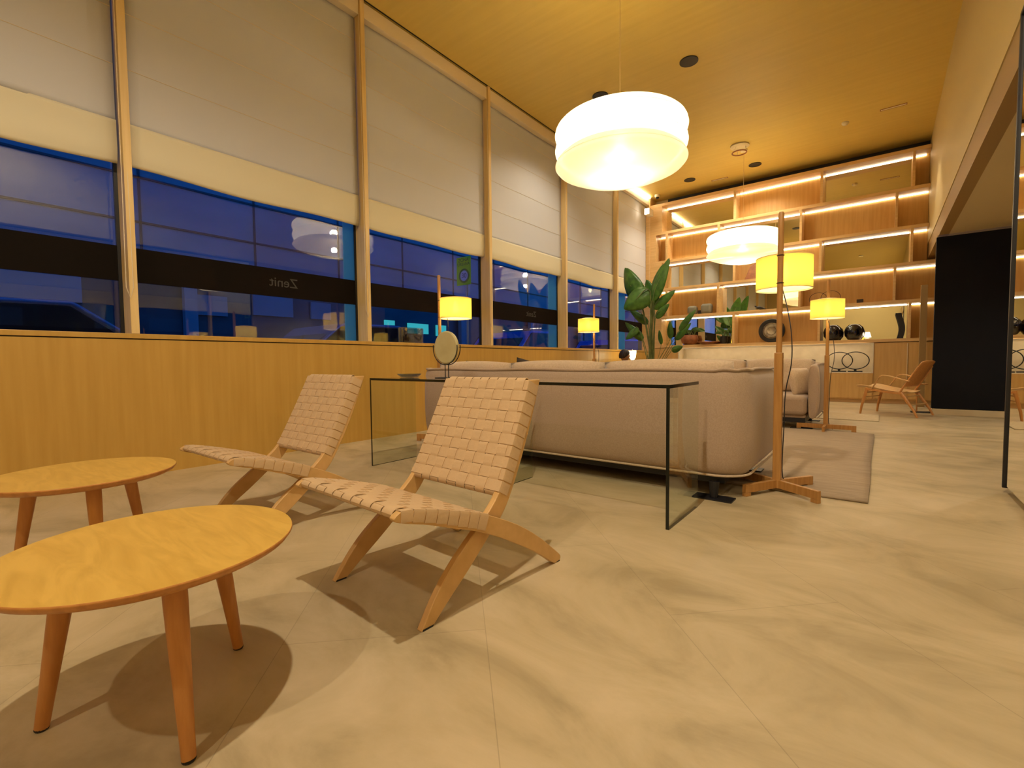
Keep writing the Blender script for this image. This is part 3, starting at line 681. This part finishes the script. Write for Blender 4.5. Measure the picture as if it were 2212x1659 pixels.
for yo in (-.016, .016):
    m = MB(); m.tube([(.128*math.cos(R(a)),yo,.228+.128*math.sin(R(a))) for a in range(170, 372, 6)], .0035, 8); m.build('cradle_arc', M['dark'], t, 0, True)
m = MB(); [m.tube([(x,0,.10),(x,0,.004)], .0035, 8) for x in (-.018,.018)]; m.tube([(-.02,-.016,.101),(-.02,.016,.101)], .003, 6); m.tube([(.02,-.016,.101),(.02,.016,.101)], .003, 6); m.build('stem', M['dark'], t, 0, True)
B(-.085,.05,-.045,.045,0,.005).build('base', M['dark'], t)
t = thing('glass_dish', 'low clear glass dish at the left end of the glass console', 'dish', (-3.02,2.47,.7035))
m = MB(); m.lathe([(.03,0),(.07,.002),(.095,.022),(.10,.028),(.094,.024),(.066,.008),(.01,.006)], n=40); m.build('bowl', M['vase_glass'], t, 0, True)
t = thing('glass_vase', 'wide ribbed clear glass cylinder vase on the window sill', 'vase', (-4.395,3.63,1.0565))
m = MB(); n = 72
def rib(z, r): return [(((r)+.0022*math.cos(k*PI))*math.cos(2*PI*k/n)*.42, ((r)+.0022*math.cos(k*PI))*math.sin(2*PI*k/n), z) for k in range(n)]
m.rings([rib(0,.16), rib(.01,.178), rib(.16,.180), rib(.178,.176), rib(.176,.170), rib(.16,.172), rib(.015,.168)]); m.build('body', M['vase_glass'], t, 0, True)

# ---------------------------------------------------------------- sofas
def cushion(parent, name, c, sx, sy, sz, mt, puff=.5, tilt=0, rz=0, pinch=True):
    """pillow: superellipse body with pinched corners"""
    m = MB(); nu, nv = 20, 20
    def side(sg):
        def f(u, v):
            a, b = (u-.5)*2, (v-.5)*2; e = (1-abs(a)**3.2)*(1-abs(b)**3.2); e = max(e, 0)**puff
            k = 1-.05*(1-abs(b)**2)*abs(a)**4 if pinch else 1; k2 = 1-.05*(1-abs(a)**2)*abs(b)**4 if pinch else 1
            return (a*sx/2*k2, sg*sy/2*e*(1+.05*math.sin(a*7+b*5)), b*sz/2*k*(1-(.09 if pinch and sx > .6 and b > 0 else 0)*abs(a)**2.5))
        return f
    m.grid(side(1), nu, nv); m.grid(side(-1), nu, nv); bmesh.ops.remove_doubles(m.bm, verts=m.bm.verts, dist=.0004)
    o = m.build(name, mt, parent, 0, True, ang=0); o.location = c; o.rotation_euler = (tilt, 0, rz); return o
def sofa(loc, rz, W, Dp, label, ncush, rug=0):
    """local: x across, back at y=0, front at y=Dp"""
    t = thing('sofa', label, 'sofa', loc, rz)
    # upholstered shell: U path with rounded corners and a rounded lower edge
    h0, h1, th = .125, .765, .11; rc = .20
    path = []; hw = W/2
    path += [(hw-.012, Dp+.01), (hw-.002, Dp-.005), (hw, Dp-.05), (hw, Dp*.75), (hw, Dp*.5)]; path.append((hw, rc+.05))
    for k in range(0, 9):
        a = PI/2*k/8; path.append((hw-rc+rc*math.cos(a), rc-rc*math.sin(a)))
    n = 10
    for k in range(1, n): path.append((hw-rc-(W-2*rc)*k/n, -.006*math.sin(PI*k/n)))
    for k in range(0, 9):
        a = PI/2*k/8; path.append((-hw+rc-rc*math.sin(a), rc-rc*math.cos(a)))
    path += [(-hw, rc+.05), (-hw, Dp*.5), (-hw, Dp*.75), (-hw, Dp-.05), (-hw+.002, Dp-.005), (-hw+.012, Dp+.01)]
    P_ = [Vector((x,y,0)) for x, y in path]; rs = []
    for i, p in enumerate(P_):
        tt = (P_[min(i+1,len(P_)-1)]-P_[max(i-1,0)]).normalized(); nin = Vector((-tt.y, tt.x, 0))*-1
        cen = Vector((0, Dp*.5, 0)); 
        if nin.dot(cen-p) < 0: nin = -nin
        end = min(i, len(P_)-1-i); hh = h1 if end > 3 else (h1-.03, h1-.02, h1-.01, h1)[end]
        lift = 0
        prof = [(.075,h0+lift),(.035,h0+.012+lift),(.012,h0+.05+lift),(-.004,h0+.16),(-.010,h0+.32),(-.004,hh-.10),(.008,hh-.025),(.03,hh),(.075,hh+.003),(.105,hh-.02),(.115,hh-.10),(.11,h0+.25),(.11,h0+.02)]
        rs.append([p+nin*a+Vector((0,0,z)) for a, z in prof])
    m = MB(); m.rings(rs); m.build('upholstered_shell', M['sofa'], t, 0, True, ang=0, sub=1)
    pp = MB(); q = []
    for i, p in enumerate(P_[2:-2]):
        i += 2; tt = (P_[i+1]-P_[i-1]).normalized(); nin = Vector((tt.y,-tt.x,0)); 
        if nin.dot(Vector((0,Dp*.5,0))-p) < 0: nin = -nin
        q.append(p+nin*.018+Vector((0,0,h1-.004+.004*math.sin(i*1.7))))
    pp.tube(ip(q, 90), .009, 8); pp.build('piping', M['sofa'], t, 0, True)
    qb = [Vector((v.x, v.y, h0+.012)) for v in q]; pb = MB(); pb.tube(ip(qb, 90), .007, 8); pb.build('piping', M['cushion'], t, 0, True)
    m = MB(); m.box(-hw+.13,hw-.13,.15,Dp-.04,h0+.0,.175); m.build('seat_base', M['sofa'], t, .03, True, 4)
    m = MB(); m.box(-hw+.14,hw-.14,.10,Dp-.06,.075,h0+.025); m.build('underframe', M['dark'], t)
    for sx in (-1, 1):
        for yy in (.02, Dp-.12):
            m = MB(); xx = sx*(hw-.18); gz = rug if yy > .3 else 0; m.box(xx-.11,xx+.11,yy-.055,yy+.055,gz,gz+.008); m.tube([(xx,yy,gz+.008),(xx,yy+.01,.10)], [.022,.03], 12); m.build('leg', M['dark'], t)
    ws = (W-.236)/ncush
    for k in range(ncush):
        xc = -hw+.118+ws*(k+.5)
        m = MB(); m.box(xc-ws/2+.003,xc+ws/2-.003,.14,Dp+.02,.165,.395); m.build('seat_cushion', M['sofa'], t, .05, True, 5)
        cushion(t, 'back_cushion', (xc,.22,.612), ws*1.0, .20, .44, M['cushion'], .42, R(8))
    return t
sf = sofa((-1.99,2.86,0), 0, 2.82, .98, 'long taupe sofa seen from behind, just beyond the glass console', 3, .019)
sofa((-1.87,7.32,0), PI, 2.66, 1.0, 'far taupe sofa facing the camera across the rug', 3)
def pillow(loc, s, label, mt, tilt, rz, grp=None):
    t = cushion(None, 'throw_pillow', loc, s, .13, s, mt, .5, tilt, rz); tag(t, label, 'pillow', grp); return t
pillow((-.76,6.62,.545), .33, 'grey beige throw pillow on the right seat of the far sofa', M['cushion'], R(-12), R(62))
p1 = pillow((-2.40,3.36,.60), .44, 'dark pillow with its corner above the middle of the near sofa back', M['darkcushion'], R(14), 0, 'dark pillows on the near sofa'); p1.rotation_euler = (R(12), R(14), 0)
p1 = pillow((-3.02,3.36,.62), .40, 'dark pillow barely showing above the left part of the near sofa back', M['darkcushion'], R(14), 0, 'dark pillows on the near sofa'); p1.rotation_euler = (R(12), R(6), 0)

# rugs
m = MB()
def rugf(u, v):
    x = -3.7+u*3.66; y = 3.27+v*3.0
    if u > .99: x += .003*math.sin(v*9)
    return (x, y, .009+.0015*math.sin(v*30)*math.sin(u*20))
m.grid(rugf, 60, 50); tag(m.build('rug', M['rug'], None, 0, True, solid=.014, ang=0), 'large taupe woven rug on the floor between the two sofas', 'rug')
m = MB(); m.box(-2.9,.0,7.62,8.5,0,.012); tag(m.build('rug', mat('pale flat rug', (.55,.44,.27), .95, col2=(.48,.38,.22), nscale=30), None, .003), 'thin pale rug behind the far sofa, its dark front edge showing', 'rug')

# ---------------------------------------------------------------- plywood armchair
def armchair():
    a = math.atan2(.21,-.555)
    t = thing('armchair', 'open plywood armchair with thin curved arms by the black partition', 'armchair', (.155,8.77,0), a)
    # local +x = front, y across
    sp = [(.36,.405),(.30,.415),(.20,.40),(.08,.372),(-.06,.345),(-.18,.335),(-.24,.345)]
    sp = ip([(x,0,z) for x, z in sp], 18)
    def f(u, v):
        p = sp[int(round(u*18))]; s = (v-.5)*2; return (p.x, s*(.27-.02*u), p.z+.012*abs(s)**3-.014*(1-s*s))
    m = MB(); m.grid(f, 18, 12); m.build('seat', M['chairwood'], t, 0, True, solid=.012, ang=0)
    def g(u, v):
        s = (v-.5)*2; z = .42+u*.36; x = -.20-u*.19-.03*(1-s*s); return (x, s*(.25-.02*u*u), z-.02*abs(s)**4*u)
    m = MB(); m.grid(g, 14, 12); m.build('backrest', M['leg'], t, 0, True, solid=.012, ang=0)
    for s in (-1, 1):
        m = MB(); m.tube([(.30,s*.275,.0),(.285,s*.27,.12),(.25,s*.262,.28),(.225,s*.258,.385)], [.0135,.016,.020,.024], 12, flat=.8); m.build('leg', M['leg'], t, 0, True)
        m = MB(); m.tube([(-.375,s*.275,.0),(-.33,s*.272,.10),(-.23,s*.265,.26),(-.175,s*.262,.335)], [.0135,.016,.021,.026], 12, flat=.8); m.build('leg', M['leg'], t, 0, True)
        arm = ip([(.16,s*.275,.375),(.10,s*.29,.48),(.055,s*.30,.555),(.0,s*.305,.575),(-.10,s*.30,.555),(-.22,s*.285,.515),(-.275,s*.265,.50)], 26)
        m = MB(); m.rings([[p+Vector((0,.024,.006)), p+Vector((0,-.024,.006)), p+Vector((0,-.024,-.007)), p+Vector((0,.024,-.007))] for p in arm]); m.build('armrest', M['chairwood'], t, .002, True)
        m = MB(); m.tube([(-.16,s*.255,.33),(-.22,s*.255,.44),(-.36,s*.245,.70)], [.02,.017,.012], 10, flat=.7); m.build('back_post', M['leg'], t, 0, True)
        m = MB(); m.rings([[Vector((x,s*.27+dy,z+dz2)) for dy, dz2 in ((.008,.014),(-.008,.014),(-.008,-.014),(.008,-.014))] for x, z in ((.24,.375),(.05,.345),(-.18,.322))]); m.build('side_rail', M['leg'], t, .002)
    for x, z in ((.262,.25),(.262,.315),(-.295,.17),(-.22,.28)):
        m = MB(); m.tube([(x,-.265,z),(x,.265,z)], .008, 10); m.build('stretcher', M['chairwood'], t, 0, True)
armchair()
t = thing('side_table', 'small dark-based side table standing behind the plywood armchair', 'side table', (.50,9.28,0))
m = MB(); m.box(-.13,.10,-.09,.09,0,.012); m.build('base', M['dark'], t, .003)
m = MB(); m.tube([(-.06,0,.01),(-.06,0,.42)], .010, 10); m.build('column', M['leg'], t, 0, True)
m = MB(); m.lathe([(.01,.42),(.12,.42),(.125,.43),(.01,.43)], (-.06,0,0), 28); m.build('table_top', M['leg'], t, 0, True)

# ---------------------------------------------------------------- mirror on the right pier
t = thing('wall_mirror', 'tall thin black-framed mirror on the right pier reflecting the bookcase', 'mirror', (.604,0,0))
fy0, fy1, fz0, fz1 = .6, 4.02, .035, 2.80
m = MB(); m.box(-.014,.034,fy1-.022,fy1,fz0,fz1); m.box(-.014,.034,fy0,fy0+.022,fz0,fz1); m.box(-.014,.0,fy0,fy1,fz1-.02,fz1); m.build('frame', M['dark'], t, .002)
B(-.004,.0,fy0+.02,fy1-.02,fz0+.02,fz1-.02).build('mirror_glass', M['mirror'], t)

# ---------------------------------------------------------------- bird of paradise plant
t = thing('bird_of_paradise_plant', 'tall potted plant with big paddle leaves beside the bookcase', 'plant', (-3.19,8.05,0))
m = MB(); m.lathe([(.15,0),(.19,.05),(.21,.30),(.20,.42),(.185,.42),(.18,.38),(.01,.37)], n=36); m.build('pot', M['dark'], t, 0, True)
LV = [((-3.41,8.1,1.85),(-3.73,8.1,2.53),.17),((-3.16,8.0,1.86),(-2.87,8.0,2.57),.10),((-3.16,7.88,2.02),(-3.62,7.82,1.74),.17),((-3.21,8.2,1.95),(-3.05,8.2,2.52),.11),
 ((-3.16,8.05,1.72),(-2.78,8.05,2.02),.07),((-3.07,7.9,1.55),(-2.83,7.9,1.78),.06),((-3.33,8.0,1.18),(-3.68,8.0,1.52),.075),((-3.32,8.2,1.48),(-3.68,8.2,1.77),.07),
 ((-2.88,8.1,1.19),(-2.89,8.1,1.50),.055),((-2.7,8.0,1.32),(-2.42,8.0,1.66),.05),((-2.79,7.9,.98),(-2.60,7.9,1.05),.05),((-3.06,8.15,1.10),(-3.1,8.15,1.36),.04),((-2.82,8.2,1.17),(-2.56,8.2,1.46),.05),
 ((-3.25,8.3,1.75),(-3.40,8.3,2.30),.13),((-3.40,7.95,1.40),(-3.62,7.9,1.20),.06)]
for i, (a, b, w_) in enumerate(LV):
    a, b = Vector(a)-t.location, Vector(b)-t.location
    blade(t, (random.uniform(-.07,.07),random.uniform(-.06,.06),.37), a, b, w_*1.3, .10 if w_ < .15 else .16)

# ---------------------------------------------------------------- person and small lamp at the window
t = thing('table_lamp', 'small brightly glowing white lamp beside the seated person', 'lamp', (-3.93,8.9,.80))
m = MB(); m.lathe([(.05,0),(.05,.01),(.015,.02),(.012,.06)], n=20); m.build('base', M['white'], t, 0, True)
m = MB(); m.lathe([(.03,.03),(.06,.09),(.078,.225)], n=32, cap=False); m.build('shade', M['glowshade'], t, 0, True)
m = MB(); m.tube([(0,0,.06),(0,0,.255)], .005, 8); m.build('finial', M['white'], t)
lamp('bulb_light', 'POINT', (0,0,.13), 5, (1,.88,.62), t, shadow_soft_size=.03)
t = thing('side_table', 'tall slim side table holding the small glowing lamp at the window', 'side table', (-3.93,8.9,0))
m = MB(); m.lathe([(.01,.78),(.17,.78),(.175,.79),(.175,.80),(.01,.80)], n=36); m.build('table_top', M['leg'], t, 0, True)
m = MB(); m.tube([(0,0,.01),(0,0,.78)], .014, 12); m.build('column', M['leg'], t, 0, True)
m = MB(); m.lathe([(.01,0),(.14,0),(.14,.012),(.01,.02)], n=32); m.build('base', M['dark'], t, 0, True)

def skin_mesh(name, verts, edges_, rad, mt, parent, root=0, sub=1):
    me = D.meshes.new(name); me.from_pydata(verts, edges_, []); o = D.objects.new(name, me); C.objects.link(o); me.materials.append(mt)
    md = o.modifiers.new('skin', 'SKIN'); md.use_smooth_shade = True
    lay = me.skin_vertices[0].data if len(me.skin_vertices) else None
    if lay is None:
        bpy.context.view_layer.objects.active = o; bpy.ops.mesh.customdata_skin_add(); lay = me.skin_vertices[0].data
    for i, r in enumerate(rad): lay[i].radius = (r, r) if not isinstance(r, tuple) else r; lay[i].use_root = (i == root)
    s = o.modifiers.new('subdivision', 'SUBSURF'); s.levels = sub; s.render_levels = sub
    o.parent = parent; return o
t = thing('stool', 'low dark upholstered stool under the seated person', 'stool', (-3.82,8.25,0))
m = MB(); m.lathe([(.01,0),(.20,0),(.215,.03),(.225,.20),(.215,.37),(.18,.40),(.01,.405)], n=40); m.build('seat', M['darkcushion'], t, 0, True)
pz = thing('person', 'person with short dark hair and black coat seated by the window', 'person', (-3.82,8.30,0))
PV = [(0,0,.47),(0,.0,.60),(0,-.01,.74),(0,0,.80),(.0,.01,.845),(.005,.01,.87),
      (.13,-.01,.75),(.19,.12,.58),(.13,.27,.50),(-.13,-.01,.75),(-.19,.12,.58),(-.13,.27,.50),
      (.10,.02,.45),(.12,.40,.46),(.12,.42,.10),(.12,.50,.04),(-.10,.02,.45),(-.12,.40,.46),(-.12,.42,.10),(-.12,.50,.04)]
PE = [(0,1),(1,2),(2,3),(3,4),(4,5),(2,6),(6,7),(7,8),(2,9),(9,10),(10,11),(0,12),(12,13),(13,14),(14,15),(0,16),(16,17),(17,18),(18,19)]
PR = [.13,.125,.12,.07,.045,.045,.06,.042,.03,.06,.042,.03,.085,.06,.042,.035,.085,.06,.042,.035]
skin_mesh('body', PV, PE, PR, M['coat'], pz)
# head with face turned along +x/+y
def headf(u, v):
    th_, ph = u*2*PI, v*PI; x, y, z = math.cos(th_)*math.sin(ph), math.sin(th_)*math.sin(ph), math.cos(ph)
    zx = z*.112; k = 1-.18*max(0,-z)
    X, Y_ = x*.073*k, y*.092*k
    if y > .6 and abs(x) < .35:
        Y_ += .016*math.exp(-((z+.12)/.14)**2)*math.exp(-(x/.14)**2)    # nose
        Y_ += .005*math.exp(-((z+.48)/.10)**2)                           # lips
        Y_ -= .006*math.exp(-((z-.05)/.08)**2)*(1-math.exp(-(x/.18)**2)) # eye sockets
    return (X, Y_, zx)
m = MB(); m.grid(headf, 48, 32); m.lathe([(.002,-.006),(.018,-.004),(.014,.004),(.004,.006)], (.072,-.005,-.01), 14, 'x'); m.lathe([(.002,-.006),(.018,-.004),(.014,.004),(.004,.006)], (-.072,-.005,-.01), 14, 'x')
m.lathe([(.047,-.16),(.045,-.06)], (0,-.01,0), 18)
hd = m.build('head', M['skin'], pz, 0, True, ang=0); hd.location = (0,.0,.915); hd.rotation_euler = (0,0,R(-75))
for sx in (-1,1):
    m = MB(); m.lathe([(.001,-.010),(.009,-.004),(.009,.004),(.001,.010)], (sx*.028,.078,.006), 12, 'y'); m.build('eye', M['white'], hd, 0, True)
def hairf(u, v):
    th_, ph = u*2*PI, v*PI*.62; y = math.sin(th_)
    ph *= (1-.42*max(0,y)**1.5)
    x, y2, z = math.cos(th_)*math.sin(ph), math.sin(th_)*math.sin(ph), math.cos(ph); n_ = 1.08+.02*math.sin(th_*17)*math.sin(ph*9)
    return (x*.078*n_, y2*.097*n_-.004, z*.114*n_)
m = MB(); m.grid(hairf, 48, 20); m.build('hair', M['hair'], hd, 0, True, solid=.006, ang=0)
for s in (-1, 1):    # hands resting in the lap, five fingers each
    hv, he, hr = [(0,0,0),(0,.045,0),(0,.08,.002)], [(0,1),(1,2)], [.022,.030,.026]
    for k, (dx, L_) in enumerate(((-.027,.062),(-.009,.074),(.009,.070),(.026,.056))):
        b0 = len(hv); hv += [(dx,.085,.0),(dx*1.08,.085+L_*.5,.006),(dx*1.1,.085+L_*.95,-.010)]; he += [(2,b0),(b0,b0+1),(b0+1,b0+2)]; hr += [.010,.009,.0075]
    b0 = len(hv); hv += [(s*.035,.035,-.004),(s*.052,.062,-.008),(s*.055,.09,-.012)]; he += [(0,b0),(b0,b0+1),(b0+1,b0+2)]; hr += [.012,.010,.008]
    h_ = skin_mesh('hand', hv, he, hr, M['skin'], pz); h_.location = (s*.12,.29,.50); h_.rotation_euler = (R(-6),0,s*R(-18))

# ---------------------------------------------------------------- street outside
struct(B(-40,-4.62,-20,60,-.05,.05).build('street', M['asphalt']), 'dark street outside the windows')
fb = thing('facade_building', 'blue-lit panelled building across the street above the shopfronts', 'building', (-14.5,0,0))
B(-6,0,-12,46,3.55,16).build('wall', M['facade'], fb)
m = MB()
for z in (4.35,5.45,6.6): m.box(.0,.03,-12,46,z,z+.05)
for k in range(20): m.box(.0,.03,-10+k*2.7,-9.95+k*2.7,3.6,9)
m.build('panel_joint', M['joint'], fb)
for k in range(9):
    y = -7+k*4.6; f_ = B(.0,.05,y,y+2.3,5.75,7.6).build('window', M['facadedark'], fb); B(.05,.06,y+.1,y+2.2,5.85,7.5).build('pane', M['carglass'], f_)
B(-6,-.25,-12,46,.05,3.55).build('shopfront', M['facadedark'], fb)
for k, (y, wd, z0, z1, mt) in enumerate([(4.6,.9,2.2,2.75,'facade'),(6.2,1.2,2.3,2.9,'facade'),(8.0,.7,2.3,2.85,'facade'),(10.9,.45,2.05,2.45,'teal'),(12.0,1.05,2.0,2.4,'teal'),(13.5,.55,1.95,2.4,'teal'),(-1,3.4,2.3,3.0,'facade'),(20,3,1.6,2.6,'facade'),(26,3,1.6,2.8,'facade')]):
    f_ = B(-.25,-.18,y,y+wd,z0,z1).build('shop_window', M[mt], fb)
for k in range(8): B(-.2,.0,-6+k*5.2,-5.7+k*5.2,.05,3.55).build('pillar', M['facade'], fb)
def car(loc, label, pm, L_=4.3, H=1.47):
    t = thing('car', label, 'car', loc, 0, 'cars parked along the street')
    body = [(-L_/2,.25),(-L_/2,.72),(-L_/2+.55,.86),(-1.0,.92),(-.35,H-.02),(.85,H),(1.55,.98),(L_/2-.05,.90),(L_/2,.55),(L_/2-.05,.25)]
    m = MB()
    m.rings([[(x,y*(1 if abs(x) < .8 else .98),z) for y, z in body] for x in (-.86,-.80,.80,.86)]); m.build('body', pm, t, .05, True, 3)
    g = MB(); g.prism([(-.93,.95),(-.40,H-.08),(.80,H-.06),(1.38,.98)], 'x', -.875, .875); g.prism([(-1.05,.93),(-.36,H-.06),(-.30,H-.10),(-.9,.93)], 'x', -.70, .70); g.build('side_glass', M['carglass'], t, .01)
    for y in (-L_/2+.85, L_/2-.85):
        for s in (-1, 1):
            m = MB(); m.lathe([(.10,-.10),(.30,-.10),(.33,-.06),(.33,.06),(.30,.10),(.10,.10)], (s*.78,y,.33), 28, 'x'); m.build('wheel', M['tyre'], t, 0, True)
    for s in (-1, 1): m = MB(); m.box(s*.68-.12,s*.68+.12,-L_/2-.01,-L_/2+.03,.60,.70); m.build('headlamp', M['head'], t)
    B(-.26,.26,L_/2-.0,L_/2+.012,.62,.73).build('number_plate', M['signwhite'], t)
    return t
car((-7.6,.2,.05), 'dark grey-blue car seen low through the leftmost window', M['carpaint2'])
car((-7.9,4.75,.05), 'dark blue car behind the sill of the second window', M['carpaint2'])
car((-7.5,9.6,.05), 'bright blue car seen through the window left of the thin drum lamp', M['carpaint'], 4.3, 1.55)
car((-7.4,14.6,.05), 'blue car farthest along the street, low in the narrow far windows', M['carpaint'], 4.2, 1.5)
t = thing('street_sign', 'green street sign reading ZONA URBANA 30 on a grey post outside', 'sign', (-6.70,6.93,.05))
sx0, sx1, sz0, sz1 = -.195, .195, 2.345, 2.91
B(sx0,sx1,-.006,.006,sz0,sz1).build('plate', M['sign'], t)
m = MB(); m.tube([(.05,.03,0),(.05,.03,2.85)], .032, 12); m.build('post', mat('grey post', (.35,.38,.42), .4, .5), t, 0, True)
def ftext(s, size, x, z, y, mt, name, parent):
    cu = D.curves.new(name, 'FONT'); cu.body = s; cu.size = size; cu.extrude = .001; cu.align_x = 'CENTER'; cu.align_y = 'CENTER'
    tmp = D.objects.new('tmp', cu); C.objects.link(tmp); bpy.context.view_layer.update()
    me = D.meshes.new_from_object(tmp.evaluated_get(bpy.context.evaluated_depsgraph_get())); D.objects.remove(tmp)
    o = D.objects.new(name, me); C.objects.link(o); me.materials.append(mt); o.parent = parent; o.location = (x, y, z); o.rotation_euler = (PI/2,0,0); return o
ftext('ZONA', .10, .0, 2.845, -.008, M['signdark'], 'lettering', t); ftext('URBANA', .085, .0, 2.765, -.008, M['signdark'], 'lettering', t)
m = MB(); m.lathe([(.105,-.003),(.145,-.003),(.145,.003),(.105,.003)], (.015,-.009,2.53), 40, 'y', cap=False); m.build('speed_ring', M['signdark'], t)
m = MB(); m.lathe([(.115,-.001),(.115,.001)], (.015,-.008,2.53), 40, 'y'); m.build('speed_disc', M['signwhite'], t)
ftext('30', .14, .015, 2.53, -.011, M['signnum'], 'numerals', t)
